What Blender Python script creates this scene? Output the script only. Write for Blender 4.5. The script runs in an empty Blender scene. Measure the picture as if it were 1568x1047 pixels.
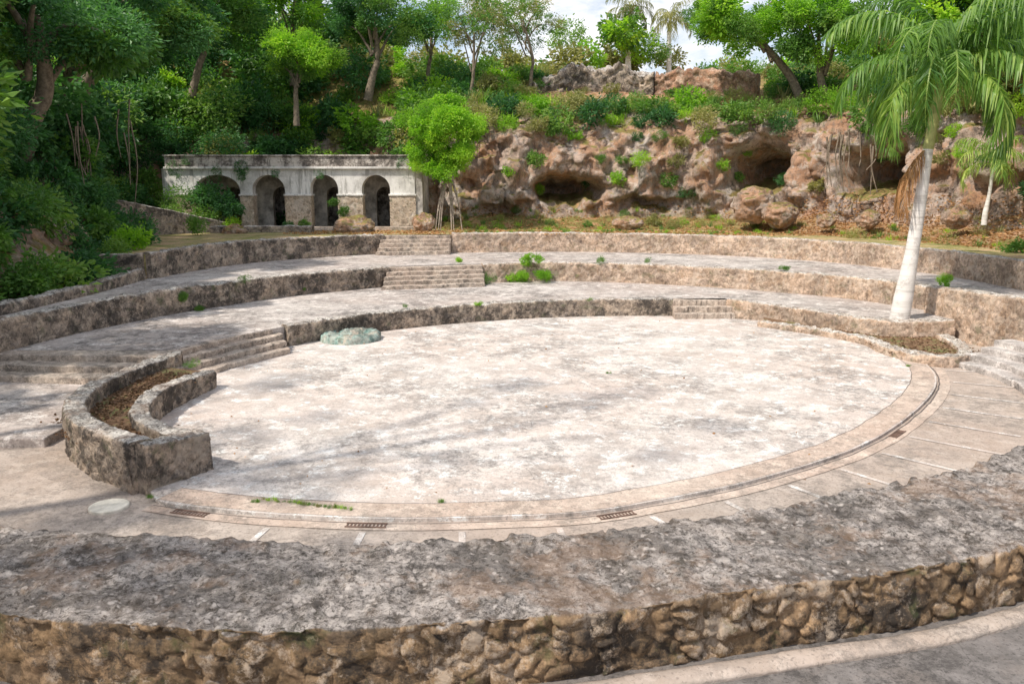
import bpy, math, random
import numpy as np
from mathutils import Vector, Matrix
random.seed(7); rng=np.random.default_rng(7)
sc=bpy.context.scene
COL=sc.collection

# ---------------------------------------------------------------- numpy noise
def _h(ix,iy,iz,s):
    n=(ix.astype(np.int64)*73856093 ^ iy.astype(np.int64)*19349663 ^ iz.astype(np.int64)*83492791 ^ (s*2654435761))&0xffffffff
    n=((n^(n>>16))*0x45d9f3b)&0xffffffff
    n=((n^(n>>16))*0x45d9f3b)&0xffffffff
    return ((n^(n>>16))&0xffffff)/float(0xffffff)
def vnoise(P,s=0):
    i=np.floor(P); f=P-i; f=f*f*(3-2*f); r=0
    for a in (0,1):
        for b in (0,1):
            for c in (0,1):
                w=(f[...,0] if a else 1-f[...,0])*(f[...,1] if b else 1-f[...,1])*(f[...,2] if c else 1-f[...,2])
                r=r+w*_h(i[...,0]+a,i[...,1]+b,i[...,2]+c,s)
    return r*2-1
def fbm(P,o=4,s=0):
    r=0;a=1.;t=0
    for k in range(o):
        r=r+a*vnoise(P*(2**k)+k*17.3,s+k); t+=a; a*=.5
    return r/t
def worley(P,s=0):
    i=np.floor(P); F1=np.full(P.shape[:-1],9.);F2=F1.copy();ID=np.zeros(P.shape[:-1])
    for a in (-1,0,1):
        for b in (-1,0,1):
            for c in (-1,0,1):
                x=i[...,0]+a;y=i[...,1]+b;z=i[...,2]+c
                d=np.sqrt((x+_h(x,y,z,s)-P[...,0])**2+(y+_h(x,y,z,s+1)-P[...,1])**2+(z+_h(x,y,z,s+2)-P[...,2])**2)
                idd=_h(x,y,z,s+3)
                m=d<F1
                F2=np.where(m,F1,np.minimum(F2,d)); ID=np.where(m,idd,ID); F1=np.where(m,d,F1)
    return F1,F2,ID
def sstep(a,b,x):
    t=np.clip((x-a)/(b-a),0,1); return t*t*(3-2*t)

# ---------------------------------------------------------------- mesh helpers
def quadmesh(name,V,F,mat,attrs=None,smooth=True,link=True):
    V=np.asarray(V,dtype=np.float32).reshape(-1,3); F=np.asarray(F,dtype=np.int32)
    k=F.shape[1]
    me=bpy.data.meshes.new(name)
    me.vertices.add(len(V)); me.vertices.foreach_set('co',V.ravel())
    me.loops.add(F.size); me.loops.foreach_set('vertex_index',F.ravel())
    me.polygons.add(len(F)); me.polygons.foreach_set('loop_start',np.arange(0,F.size,k,dtype=np.int32))
    me.update(calc_edges=True)
    me.polygons.foreach_set('use_smooth',np.full(len(F),smooth))
    if attrs:
        for n,a in attrs.items():
            at=me.attributes.new(n,'FLOAT','POINT'); at.data.foreach_set('value',np.asarray(a,dtype=np.float32).ravel())
    me.materials.append(mat)
    me.update()
    if not link: return me
    o=bpy.data.objects.new(name,me); COL.objects.link(o); return o
def pymesh(name,V,F,mat,smooth=False,link=True):
    me=bpy.data.meshes.new(name); me.from_pydata([tuple(v) for v in V],[],F); me.update()
    if smooth: me.polygons.foreach_set('use_smooth',[True]*len(me.polygons))
    for m in (mat if isinstance(mat,list) else [mat]): me.materials.append(m)
    if not link: return me
    o=bpy.data.objects.new(name,me); COL.objects.link(o); return o
def empty(name,loc=(0,0,0)):
    o=bpy.data.objects.new(name,None); o.location=loc; o.empty_display_size=.3; COL.objects.link(o); return o
def child(o,p):
    o.parent=p; o.matrix_parent_inverse=Matrix.Translation(-Vector(p.location)); return o
def spline(pts,n,closed=False):
    P=np.array(pts,float)
    if closed: P=np.vstack([P[-1],P,P[0],P[1]])
    else: P=np.vstack([2*P[0]-P[1],P,2*P[-1]-P[-2]])
    out=[]
    for i in range(1,len(P)-2):
        for t in np.linspace(0,1,24,endpoint=False):
            a,b,c,d=P[i-1],P[i],P[i+1],P[i+2]
            out.append(.5*((2*b)+(c-a)*t+(2*a-5*b+4*c-d)*t*t+(3*b-a-3*c+d)*t**3))
    out.append(P[-2]); out=np.array(out)
    L=np.r_[0,np.cumsum(np.linalg.norm(np.diff(out,axis=0),axis=1))]
    s=np.linspace(0,L[-1],n)
    return np.stack([np.interp(s,L,out[:,k]) for k in range(out.shape[1])],1)
def length(pts):
    q=spline(pts,200); return np.linalg.norm(np.diff(q,axis=0),axis=1).sum()
def normals2(C):
    T=np.gradient(C,axis=0); T/=np.linalg.norm(T,axis=1)[:,None]+1e-9
    return np.stack([-T[:,1],T[:,0]],1)
def grid_faces(n,m):
    i=np.arange(n-1)[:,None]*m+np.arange(m-1)[None]
    return np.stack([i,i+m,i+m+1,i+1],-1).reshape(-1,4)
def loft_wall(name,A,B,z0,z1,res,mat,stone=.28,amp=.03,topwob=.02,seed=0,toprough=1.0):
    L=np.linalg.norm(np.diff(A,axis=0),axis=1).sum(); n=max(8,int(L/res))
    def rs(C):
        l=np.r_[0,np.cumsum(np.linalg.norm(np.diff(C,axis=0),axis=1))]; s=np.linspace(0,l[-1],n)
        return np.stack([np.interp(s,l,C[:,0]),np.interp(s,l,C[:,1])],1)
    A=rs(A);B=rs(B)
    wd=np.linalg.norm(A-B,axis=1).mean()
    zt=z1 if hasattr(z1,'__len__') else [z1,z1]
    zt=np.interp(np.linspace(0,1,n),np.linspace(0,1,len(zt)),zt)
    kh=max(3,int((zt.max()-z0)/res)); kw=max(3,int(wd/res))
    prof=[(0,t,-1,0) for t in np.linspace(0,1,kh+1)]
    prof+= [(t,1,0,1) for t in np.linspace(0,1,kw+1)[1:-1]]
    prof+= [(1,t,1,0) for t in np.linspace(1,0,kh+1)]
    pr=np.array(prof); m=len(pr)
    D=(B-A); D/=np.linalg.norm(D,axis=1)[:,None]
    u=pr[:,0][None,:,None]; 
    XY=A[:,None]*(1-u)+B[:,None]*u
    Z=z0+(zt[:,None]-z0)*pr[:,1][None]
    P=np.dstack([XY,Z])
    Nn=np.dstack([D[:,None,:]*pr[:,2][None,:,None],np.broadcast_to(pr[:,3],(n,m))]).copy()
    for c in (kh,kh+kw): Nn[:,c]=(Nn[:,c-1]+Nn[:,(c+1)%m]); 
    Nn/=np.linalg.norm(Nn,axis=2)[:,:,None]+1e-9
    for c in (kh,kh+kw): P[:,c]-=Nn[:,c]*min(.035,res*.6)
    W=P+.2*np.stack([fbm(P*2.6,3,seed+5),fbm(P*2.6,3,seed+6),fbm(P*2.6,3,seed+7)],-1)*stone/.28
    F1,F2,ID=worley(W/stone*np.array([1,1,1.35]),seed)
    e=sstep(0.02,.28,F2-F1)
    mask=sstep(-.35,.1,fbm(P*1.7,3,seed+21))     # where the render coat still hides the stones
    e=1-(1-e)*(.35+.65*mask)
    ta=np.where(pr[:,3]>.5,toprough,1.0)[None]
    dsp=amp*ta*(e-.6)+amp*.9*fbm(P*7,4,seed+9)+amp*.9*(ID-.5)*e*ta*mask+amp*.8*fbm(P*2.2,3,seed+13)*ta
    dsp=np.where(pr[:,1][None]<.02,0,dsp)
    P=P+Nn*dsp[:,:,None]
    P[:,:,2]+=topwob*fbm(np.dstack([XY,XY[:,:,:1]*0])*1.3,3,seed+2)*pr[:,1][None]
    F=grid_faces(n,m)[:,::-1]
    V=P.reshape(-1,3); at={'cell':ID,'edge':e}
    o=quadmesh(name,V,F,mat,at)
    import bmesh
    bm=bmesh.new(); bm.from_mesh(o.data); bm.verts.ensure_lookup_table()
    for base in (0,(n-1)*m):
        vs=[bm.verts[base+k] for k in range(m)]
        try:
            f=bm.faces.new(vs); bmesh.ops.triangulate(bm,faces=[f])
        except Exception: pass
    bmesh.ops.recalc_face_normals(bm,faces=bm.faces[:]); bm.to_mesh(o.data); bm.free()
    return o
def wall(name,pts,width,z0,z1,res,mat,**k):
    C=spline(pts,max(60,int(length(pts)/.1))); N=normals2(C)
    return loft_wall(name,C+N*width/2,C-N*width/2,z0,z1,res,mat,**k)
def sp(pts): return [tuple(p) for p in spline(pts,max(8,int(length(pts)/.35)))]
def slab(name,pts,zt,zb,mat,bev=0):
    import bmesh
    bm=bmesh.new(); a=[bm.verts.new((p[0],p[1],zt)) for p in pts]; b=[bm.verts.new((p[0],p[1],zb)) for p in pts]
    n=len(pts); f=bm.faces.new(a)
    for i in range(n): bm.faces.new((a[i],b[i],b[(i+1)%n],a[(i+1)%n]))
    bmesh.ops.triangulate(bm,faces=[f]); bmesh.ops.recalc_face_normals(bm,faces=bm.faces[:])
    me=bpy.data.meshes.new(name); bm.to_mesh(me); bm.free(); me.materials.append(mat)
    o=bpy.data.objects.new(name,me); COL.objects.link(o)
    if bev:
        md=o.modifiers.new('b','BEVEL'); md.width=bev; md.segments=2; md.limit_method='ANGLE'; md.angle_limit=1.0
    return o
def stairs(name,bot,top,z0,z1,n,mat,res=24):
    bot=spline(bot,res) if len(bot)>2 else np.linspace(bot[0],bot[1],res)
    top=spline(top,res) if len(top)>2 else np.linspace(top[0],top[1],res)
    V=[];F=[]
    for i in range(n):
        a=i/n; f=bot*(1-a)+top*a; b=top+(top-bot)/np.linalg.norm(top-bot,axis=1)[:,None]*.1
        f=f+rng.normal(0,.018,f.shape)
        zt=z0+(z1-z0)*(i+1)/n-.006*(i==n-1); zb=z0-.3+.001*i; o=len(V)
        for k in range(res):
            V+=[(f[k][0],f[k][1],zt+random.uniform(-.018,.008)),(b[k][0],b[k][1],zt),(f[k][0],f[k][1],zb),(b[k][0],b[k][1],zb)]
        for k in range(res-1):
            q=o+4*k; F+=[(q,q+4,q+5,q+1),(q+2,q+6,q+4,q)]
        F+=[(o,o+1,o+3,o+2)]; q=o+4*(res-1); F+=[(q,q+2,q+3,q+1)]
    ob=pymesh(name,V,F,mat)
    md=ob.modifiers.new('b','BEVEL'); md.width=.018; md.segments=2; md.angle_limit=.8
    return ob
def tube(pts,rad,sides=8,n=None,wob=0):
    C=spline(pts,n or max(8,len(pts)*5)); R=np.interp(np.linspace(0,1,len(C)),np.linspace(0,1,len(rad)),rad)
    T=np.gradient(C,axis=0); T/=np.linalg.norm(T,axis=1)[:,None]+1e-9
    up=np.array([0.13,.31,1.]); V=[]
    for i in range(len(C)):
        t=T[i]; a=np.cross(t,up if abs(t[2])<.98 else np.array([1.,.1,0])); a/=np.linalg.norm(a); b=np.cross(t,a)
        for k in range(sides):
            w=2*math.pi*k/sides; r=R[i]*(1+wob*random.uniform(-1,1))
            V.append(C[i]+r*(a*math.cos(w)+b*math.sin(w)))
    F=[]
    for i in range(len(C)-1):
        for k in range(sides):
            q=i*sides+k; w=i*sides+(k+1)%sides; F.append((q,w,w+sides,q+sides))
    return V,F
def tubes(name,L,mat,sides=7,wob=.05):
    V=[];F=[]
    for pts,rad in L:
        v,f=tube(pts,rad,sides,wob=wob); o=len(V); V+=v; F+=[tuple(x+o for x in q) for q in f]
    return quadmesh(name,V,F,mat)

# ---------------------------------------------------------------- materials
class M:
    def __init__(s,name):
        s.m=bpy.data.materials.new(name); s.m.use_nodes=True; s.t=s.m.node_tree; s.t.nodes.clear()
        s.out=s.n('ShaderNodeOutputMaterial'); s.tc=s.n('ShaderNodeTexCoord').outputs['Object']
    def n(s,ty): return s.t.nodes.new(ty)
    def l(s,a,b):
        if isinstance(a,(int,float)): b.default_value=a
        elif isinstance(a,tuple): b.default_value=a if len(a)==4 or b.type=='VECTOR' else a+(1,)
        else: s.t.links.new(a,b)
    def noise(s,sc,det=5,ro=.6,vec=None,dist=0):
        x=s.n('ShaderNodeTexNoise'); s.l(vec or s.tc,x.inputs['Vector']); x.inputs['Scale'].default_value=sc
        x.inputs['Detail'].default_value=det; x.inputs['Roughness'].default_value=ro; x.inputs['Distortion'].default_value=dist
        return x.outputs['Fac']
    def vor(s,sc,feat='F1',vec=None,out='Distance'):
        x=s.n('ShaderNodeTexVoronoi'); x.feature=feat; s.l(vec or s.tc,x.inputs['Vector']); x.inputs['Scale'].default_value=sc
        return x.outputs[out]
    def ramp(s,f,stops):
        x=s.n('ShaderNodeValToRGB'); s.l(f,x.inputs[0]); e=x.color_ramp.elements
        while len(e)<len(stops): e.new(.5)
        for k,(p,c) in enumerate(stops):
            e[k].position=p; e[k].color=(c,c,c,1) if isinstance(c,(int,float)) else tuple(c)+(1,)
        return x.outputs[0]
    def mix(s,f,a,b,mode='MIX'):
        x=s.n('ShaderNodeMix'); x.data_type='RGBA'; x.blend_type=mode
        s.l(f,x.inputs[0]); s.l(a,x.inputs[6]); s.l(b,x.inputs[7]); return x.outputs[2]
    def math(s,op,a,b=0.,c=False):
        x=s.n('ShaderNodeMath'); x.operation=op; x.use_clamp=c; s.l(a,x.inputs[0]); s.l(b,x.inputs[1]); return x.outputs[0]
    def mul(s,a,b): return s.math('MULTIPLY',a,b,True)
    def attr(s,n):
        x=s.n('ShaderNodeAttribute'); x.attribute_name=n; return x.outputs['Fac']
    def warp(s,sc,amt):
        x=s.n('ShaderNodeTexNoise'); s.l(s.tc,x.inputs['Vector']); x.inputs['Scale'].default_value=sc
        v=s.n('ShaderNodeVectorMath'); v.operation='SCALE'; s.l(x.outputs['Color'],v.inputs[0]); v.inputs['Scale'].default_value=amt
        w=s.n('ShaderNodeVectorMath'); w.operation='ADD'; s.l(s.tc,w.inputs[0]); s.l(v.outputs[0],w.inputs[1]); return w.outputs[0]
    def mapp(s,scale,rot=(0,0,0)):
        sv=s.n('ShaderNodeMapping'); s.l(s.tc,sv.inputs[0]); sv.inputs['Scale'].default_value=scale; sv.inputs['Rotation'].default_value=rot; return sv.outputs[0]
    def dist(s,p,r):
        v=s.n('ShaderNodeVectorMath'); v.operation='DISTANCE'; s.l(s.tc,v.inputs[0]); v.inputs[1].default_value=p
        return s.ramp(s.math('DIVIDE',v.outputs['Value'],r,True),[(0,1),(1,0)])
    def nz(s):
        g=s.n('ShaderNodeNewGeometry'); x=s.n('ShaderNodeSeparateXYZ'); s.l(g.outputs['Normal'],x.inputs[0]); return x.outputs[2]
    def bsdf(s,col,rough=.9,bump=None,st=.5,dist=.02,spec=.2):
        b=s.n('ShaderNodeBsdfPrincipled'); s.l(col,b.inputs['Base Color']); s.l(rough,b.inputs['Roughness']); b.inputs['Specular IOR Level'].default_value=spec
        if bump is not None:
            u=s.n('ShaderNodeBump'); u.inputs['Strength'].default_value=st; u.inputs['Distance'].default_value=dist; s.l(bump,u.inputs['Height']); s.l(u.outputs[0],b.inputs['Normal'])
        s.t.links.new(b.outputs[0],s.out.inputs[0]); return s.m

def concrete(name,light,mid,dark,darkamt=.7,white=.7,sc=1.,crack=.6,centre=None,base=.2,brown=.35):
    m=M(name)
    big=m.noise(.18*sc,3,.55); med=m.noise(1.1*sc,7,.8); med2=m.noise(1.0*sc,8,.84,m.mapp((1,1,1),(0,0,1.))); fine=m.noise(9,6,.8)
    col=m.ramp(med,[(.40,mid),(.5,tuple((a+b)/2 for a,b in zip(light,mid))),(.58,light)])
    col=m.mix(m.ramp(big,[(.42,.0),(.6,.45)]),col,tuple(x*y for x,y in zip(mid,(1.1,.98,.92))))
    col=m.mix(m.mul(m.ramp(m.noise(.6*sc,7,.8,m.mapp((1,1,1),(0,0,2.))),[(.5,0),(.6,1)]),brown),col,(.36,.27,.205))
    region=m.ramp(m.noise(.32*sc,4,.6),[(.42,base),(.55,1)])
    if centre: region=m.math('MAXIMUM',region,m.dist(*centre))  # radial falloff: the dark mix gets stronger around the given point
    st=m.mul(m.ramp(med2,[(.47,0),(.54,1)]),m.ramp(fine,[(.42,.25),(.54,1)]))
    col=m.mix(m.mul(m.mul(st,region),darkamt),col,dark)
    col=m.mix(m.mul(m.ramp(m.noise(2.4*sc,7,.84,m.mapp((1,1,1),(0,0,.4))),[(.53,0),(.6,1)]),white),col,tuple(min(.84,x*1.28) for x in light))
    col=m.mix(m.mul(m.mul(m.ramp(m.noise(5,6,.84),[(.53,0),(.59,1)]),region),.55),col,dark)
    col=m.mix(m.mul(m.ramp(m.noise(26,2,.6),[(.58,0),(.66,1)]),.5),col,tuple(x*.8 for x in dark))
    cr=m.vor(.5,'DISTANCE_TO_EDGE',m.warp(2.5,.5))
    cl=m.math('MULTIPLY',m.ramp(cr,[(0,1),(.008,0)]),m.ramp(m.noise(.35,2),[(.52,0),(.6,crack)]))
    col=m.mix(cl,col,tuple(x*.6 for x in dark))
    return m.bsdf(col,.95,fine,.6,.03,.1)
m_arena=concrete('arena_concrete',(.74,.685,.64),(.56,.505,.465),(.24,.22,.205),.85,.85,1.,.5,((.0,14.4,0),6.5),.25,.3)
m_rim=concrete('rim_concrete',(.64,.54,.46),(.48,.39,.33),(.22,.19,.165),.6,.5,2,.2,brown=.3)
m_walk=concrete('walkway_concrete',(.52,.45,.395),(.41,.35,.305),(.21,.185,.165),.7,.35,1.,.4,None,.25,.3)
m_terr=concrete('terrace_concrete',(.62,.575,.54),(.43,.385,.36),(.17,.155,.145),.9,.85,1.1,.4,None,.4,.2)
m_step=concrete('step_concrete',(.60,.51,.43),(.40,.34,.29),(.13,.115,.10),.85,.7,2.5,.1,None,.4)
m_path=concrete('lower_path_concrete',(.25,.23,.22),(.16,.148,.14),(.07,.065,.063),.8,.3,1.5,.3,brown=.1)

def stone(name,cols,mortar,dark=.5,topcol=None,edge=(.0,.6),blend=.35,dcol=(.05,.045,.042),topdark=.6):
    m=M(name); c=m.attr('cell'); e=m.attr('edge')
    k=len(cols); col=m.ramp(c,[((i+.5)/k,cc) for i,cc in enumerate(cols)])
    f=m.noise(12,7,.78)
    col=m.mix(blend,col,m.ramp(m.noise(1.6,6,.8),[(.42,cols[0]),(.5,cols[1]),(.57,cols[3])]))
    col=m.mix(.9,col,m.ramp(f,[(.34,.4),(.5,1),(.66,1.5)]),'MULTIPLY')
    col=m.mix(m.ramp(e,[(edge[0],.75),(edge[1],0)]),col,mortar)
    col=m.mix(m.mul(m.ramp(m.noise(.9,8,.84),[(.47,0),(.56,1)]),dark),col,dcol)
    col=m.mix(m.mul(m.ramp(m.noise(2.0,7,.82),[(.53,0),(.6,1)]),.6),col,(.66,.54,.43))
    col=m.mix(m.mul(m.ramp(m.noise(5.0,5,.75),[(.58,0),(.65,1)]),.55),col,(.05,.045,.04))
    col=m.mix(m.mul(m.ramp(m.noise(2.7,5,.7),[(.57,0),(.67,1)]),.45),col,(.09,.12,.045))
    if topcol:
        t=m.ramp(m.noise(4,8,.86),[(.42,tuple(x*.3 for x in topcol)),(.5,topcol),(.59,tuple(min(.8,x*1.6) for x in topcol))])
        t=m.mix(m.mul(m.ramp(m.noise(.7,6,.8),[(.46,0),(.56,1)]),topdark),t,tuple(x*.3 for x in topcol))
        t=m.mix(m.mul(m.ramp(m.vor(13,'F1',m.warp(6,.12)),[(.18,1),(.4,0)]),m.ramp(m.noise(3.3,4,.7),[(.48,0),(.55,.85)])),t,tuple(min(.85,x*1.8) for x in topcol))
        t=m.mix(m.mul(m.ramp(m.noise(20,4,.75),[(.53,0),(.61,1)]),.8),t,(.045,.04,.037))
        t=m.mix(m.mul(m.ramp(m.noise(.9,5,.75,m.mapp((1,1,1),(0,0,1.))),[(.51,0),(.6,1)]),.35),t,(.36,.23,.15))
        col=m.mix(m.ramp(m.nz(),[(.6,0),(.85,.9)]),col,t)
    return m.bsdf(col,.95,f,.9,.045,.1)
m_wall=stone('rubble_stone',[(.13,.11,.095),(.37,.30,.24),(.10,.09,.082),(.54,.42,.32),(.25,.215,.19)],(.44,.37,.30),.8,(.52,.48,.44),topdark=.4)
m_wallp=stone('rubble_stone_warm',[(.40,.28,.195),(.62,.46,.345),(.28,.21,.16),(.72,.55,.425),(.44,.35,.29)],(.66,.54,.44),.5,(.62,.55,.48),dcol=(.13,.10,.08),topdark=.3)
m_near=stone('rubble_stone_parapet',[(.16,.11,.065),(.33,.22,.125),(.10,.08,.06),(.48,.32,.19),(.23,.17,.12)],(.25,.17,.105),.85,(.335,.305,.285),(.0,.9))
m_pier=stone('pier_stone',[(.46,.36,.27),(.58,.47,.36),(.38,.30,.23),(.66,.56,.45)],(.66,.58,.5),.2)
m_red=stone('reddish_rubble',[(.36,.19,.12),(.50,.29,.19),(.26,.17,.13),(.58,.38,.27)],(.40,.26,.18),.5,(.48,.33,.25))

def plaster():
    m=M('white_plaster')
    col=m.mix(m.ramp(m.noise(1.1,6,.75),[(.45,0),(.58,.7)]),(.84,.82,.79),(.56,.545,.52))
    col=m.mix(m.ramp(m.noise(1.5,6,.75,m.mapp((3,3,.35))),[(.52,0),(.62,.65)]),col,(.24,.23,.21))
    col=m.mix(m.mul(m.ramp(m.noise(.5,5,.75),[(.5,0),(.6,1)]),.45),col,(.30,.28,.25))
    return m.bsdf(col,.9,m.noise(20),.3,.02)
m_plaster=plaster()
def parapetm():
    m=M('weathered_parapet')
    col=m.ramp(m.noise(1.3,8,.82,m.mapp((1,1,1.2))),[(.43,(.12,.105,.095)),(.49,(.32,.28,.25)),(.56,(.62,.57,.52))])
    col=m.mix(m.mul(m.ramp(m.noise(2.2,5,.7,m.mapp((2.5,2.5,.6))),[(.52,0),(.6,1)]),.6),col,(.10,.09,.08))
    return m.bsdf(col,.95,m.noise(12),.6,.03)
m_par=parapetm()
def rock():
    m=M('cliff_rock'); r=m.attr('rock')
    base=m.ramp(m.noise(.5,7,.74),[(.38,(.27,.205,.165)),(.46,(.46,.35,.285)),(.52,(.60,.46,.375)),(.58,(.42,.365,.33)),(.66,(.66,.57,.49))])
    base=m.mix(m.mul(m.ramp(m.noise(.45,6,.75,m.mapp((1,1,1),(1.,0,0))),[(.48,0),(.57,1)]),.7),base,(.54,.29,.16))
    base=m.mix(m.mul(m.ramp(m.noise(3.2,7,.84),[(.41,1),(.48,0)]),.6),base,(.10,.08,.065))
    base=m.mix(m.mul(m.ramp(m.noise(1.3,6,.78,m.mapp((1.6,1.6,.35))),[(.52,0),(.59,1)]),.5),base,(.15,.13,.115))
    base=m.mix(m.mul(m.ramp(m.noise(1.2,7,.78),[(.55,0),(.61,1)]),.55),base,(.74,.66,.58))
    base=m.mix(m.mul(m.ramp(m.noise(1.1,7,.8,m.mapp((1,1,1),(0,1.,0))),[(.56,0),(.62,1)]),.4),base,(.13,.17,.05))
    soil=m.ramp(m.noise(1.1,7,.78),[(.40,(.11,.10,.035)),(.47,(.30,.21,.09)),(.53,(.20,.23,.06)),(.6,(.52,.31,.17))])
    red=m.ramp(m.noise(4,6,.75),[(.42,(.34,.16,.09)),(.5,(.56,.32,.20)),(.58,(.70,.49,.35))])
    soil=m.mix(m.attr('red'),soil,red)
    f=m.math('ADD',m.nz(),m.math('MULTIPLY',m.math('SUBTRACT',m.noise(1.5,5,.7),.5),.8))
    f=m.math('MULTIPLY',m.ramp(f,[(.66,1),(.86,0)]),r)
    col=m.mix(f,soil,base)
    return m.bsdf(col,.95,m.noise(2.2,9,.80),1.,.18,.1)
m_rock=rock()
def groundm(name,c1,c2,c3,sc=1.2):
    m=M(name); col=m.ramp(m.noise(sc,7,.8),[(.40,c1),(.5,c2),(.58,c3)])
    col=m.mix(.7,col,m.ramp(m.noise(18,5,.7),[(.35,.5),(.6,1.4)]),'MULTIPLY')
    return m.bsdf(col,.98,m.noise(12,5,.7),.8,.05)
m_grass=groundm('dry_grass_ground',(.21,.22,.07),(.38,.31,.15),(.50,.34,.21),.9)
m_soil=groundm('leafy_soil',(.13,.08,.045),(.26,.16,.10),(.17,.17,.07),2)
m_ground=groundm('ground_soil',(.08,.09,.03),(.15,.12,.07),(.12,.13,.05))
def simple(name,col,rough=.8,var=.4,sc=8):
    m=M(name); c=m.mix(1.,tuple(col),m.ramp(m.noise(sc,6,.7),[(.35,1-var),(.62,1+var)]),'MULTIPLY')
    return m.bsdf(c,rough,m.noise(sc*3),.4,.02)
m_bark=simple('bark',(.20,.16,.12)); m_barkp=simple('pale_root_bark',(.36,.30,.25),.9,.5); 
m_rust=simple('rusty_iron',(.15,.10,.08)); m_dark=simple('dark_joint',(.14,.12,.11)); m_slabc=simple('manhole_concrete',(.70,.66,.57),.9,.2)
def palmtrunk():
    m=M('palm_trunk'); v=m.mapp((.4,.4,9))
    col=m.ramp(m.noise(1.0,5,.7,v),[(.36,(.50,.47,.44)),(.46,(.70,.67,.63)),(.6,(.76,.73,.70))])
    col=m.mix(m.ramp(m.noise(3,7,.75),[(.53,0),(.62,.6)]),col,(.40,.36,.33))
    return m.bsdf(col,.85,m.noise(1.,3,.6,v),.4,.02)
m_ptrunk=palmtrunk()
def leafm(name,dk,md,br,tr=.35,rough=.45):
    m=M(name); oi=m.n('ShaderNodeObjectInfo'); r=m.attr('rnd')
    f=m.math('ADD',m.math('MULTIPLY',r,.65),m.math('MULTIPLY',oi.outputs['Random'],.4))
    col=m.ramp(f,[(.05,dk),(.5,md),(.98,br)])
    b=m.n('ShaderNodeBsdfPrincipled'); m.l(col,b.inputs['Base Color']); b.inputs['Roughness'].default_value=rough; b.inputs['Specular IOR Level'].default_value=.35
    t=m.n('ShaderNodeBsdfTranslucent'); m.l(m.mix(1.,col,(1.5,1.7,.7),'MULTIPLY'),t.inputs[0])
    x=m.n('ShaderNodeMixShader'); x.inputs[0].default_value=tr
    m.t.links.new(b.outputs[0],x.inputs[1]); m.t.links.new(t.outputs[0],x.inputs[2]); m.t.links.new(x.outputs[0],m.out.inputs[0]); return m.m
L_dark=leafm('leaf_dark',(.03,.09,.035),(.055,.16,.055),(.14,.30,.10))
L_mid=leafm('leaf_mid',(.06,.14,.035),(.12,.25,.05),(.28,.41,.09))
L_bright=leafm('leaf_bright',(.12,.26,.025),(.24,.45,.04),(.46,.62,.07),.42)
L_olive=leafm('leaf_olive',(.13,.14,.06),(.28,.28,.11),(.48,.43,.20))
L_dry=leafm('leaf_dry',(.18,.09,.04),(.42,.22,.10),(.64,.40,.20),.2,.8)
L_brown=leafm('leaf_brown',(.09,.05,.03),(.20,.12,.07),(.38,.25,.15),.1,.9)
L_palm=leafm('leaf_palm',(.07,.16,.04),(.19,.33,.07),(.55,.60,.18),.4)

# ---------------------------------------------------------------- layout curves (metres)
ARENA=[(-4.6,10.0),(-3.9,9.75),(-2.7,9.5),(-1.5,9.4),(-.3,9.45),(.9,9.6),(1.8,9.95),(3.3,10.7),(5.3,12.1),(7.0,13.9),(8.6,16.1),(9.4,18.0),(9.7,20.2),(8.9,22.3),(7.5,24.2),(4.5,25.2),(.7,24.9),(-3.4,23.1),(-5.8,20.0),(-6.8,16.6),(-6.7,14.2),(-6.1,12.4),(-5.2,11.0)]
A=spline(ARENA,220,True)
W1a=[(-5.75,20.3),(-5.0,21.3),(-3.4,22.75),(-1.6,23.9),(.7,24.85),(3,25.25),(5.0,25.25)]
W1b=[(6.75,25.2),(7.7,24.25),(9.1,22.1),(10.0,21.2),(11.6,21.2)]
W2a=[(-12.2,9),(-11.6,13.5),(-11.0,17.3),(-10.6,19.3),(-9.7,22),(-8.7,23.8),(-7.2,26.1),(-4.4,28.7)]
W2b=[(-1.1,29.8),(1.6,30.4),(4.9,29.6),(8.1,27.8),(10.6,25.6),(12.0,23.0)]
W3a=[(-11.3,25.2),(-10.6,28.8),(-9.1,31.6),(-5.5,34.9)]
W3b=[(-2.6,35.3),(3.3,35.8),(8.5,34.1),(11.9,31.1),(13.7,27.4),(14.2,24.6),(14.3,20)]
RW=[(11.7,22.6),(12.2,20.4),(12.7,18.3),(13.1,15.5),(13.2,11)]

pymesh('ground',[(-400,-300,-.17),(400,-300,-.17),(400,500,-.17),(-400,500,-.17)],[(0,1,2,3)],m_ground)
slab('ring_walkway',[(-13,7.5),(-9,7),(-5,6.9),(0,6.9),(4,7.7),(9,9.5),(14,12),(14,24),(-13,24)],-.05,-.16,m_walk)
slab('lower_path',[(-14,-6),(14,-6),(14,11),(5,8),(0,6.8),(-5,7),(-14,9)],-.11,-.165,m_path)
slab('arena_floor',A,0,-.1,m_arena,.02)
C=spline(ARENA[:13],160); Nn=normals2(C)
def strip(name,C,N,o1,o2,z,mat,jit=0):
    n=len(C); j=fbm(np.c_[C*3,np.zeros(n)],3,5)[:,None]*jit
    V=np.vstack([np.c_[C+N*(o1+j),np.full(n,z)],np.c_[C+N*(o2+j*1.3),np.full(n,z)]])
    F=[(i,i+1,n+i+1,n+i) for i in range(n-1)]; return pymesh(name,V,F,mat)
strip('arena_rim',C,Nn,.03,.46,.005,m_rim,.03)
strip('rim_joint',C,Nn,.46,.472,.0065,m_dark,.03)
strip('gutter_joint',C,Nn,-.07,-.045,-.045,m_dark,.02)
strip('gutter_kerb',C,Nn,-.26,-.075,-.041,m_rim,.02)
V=[];F=[]
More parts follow.
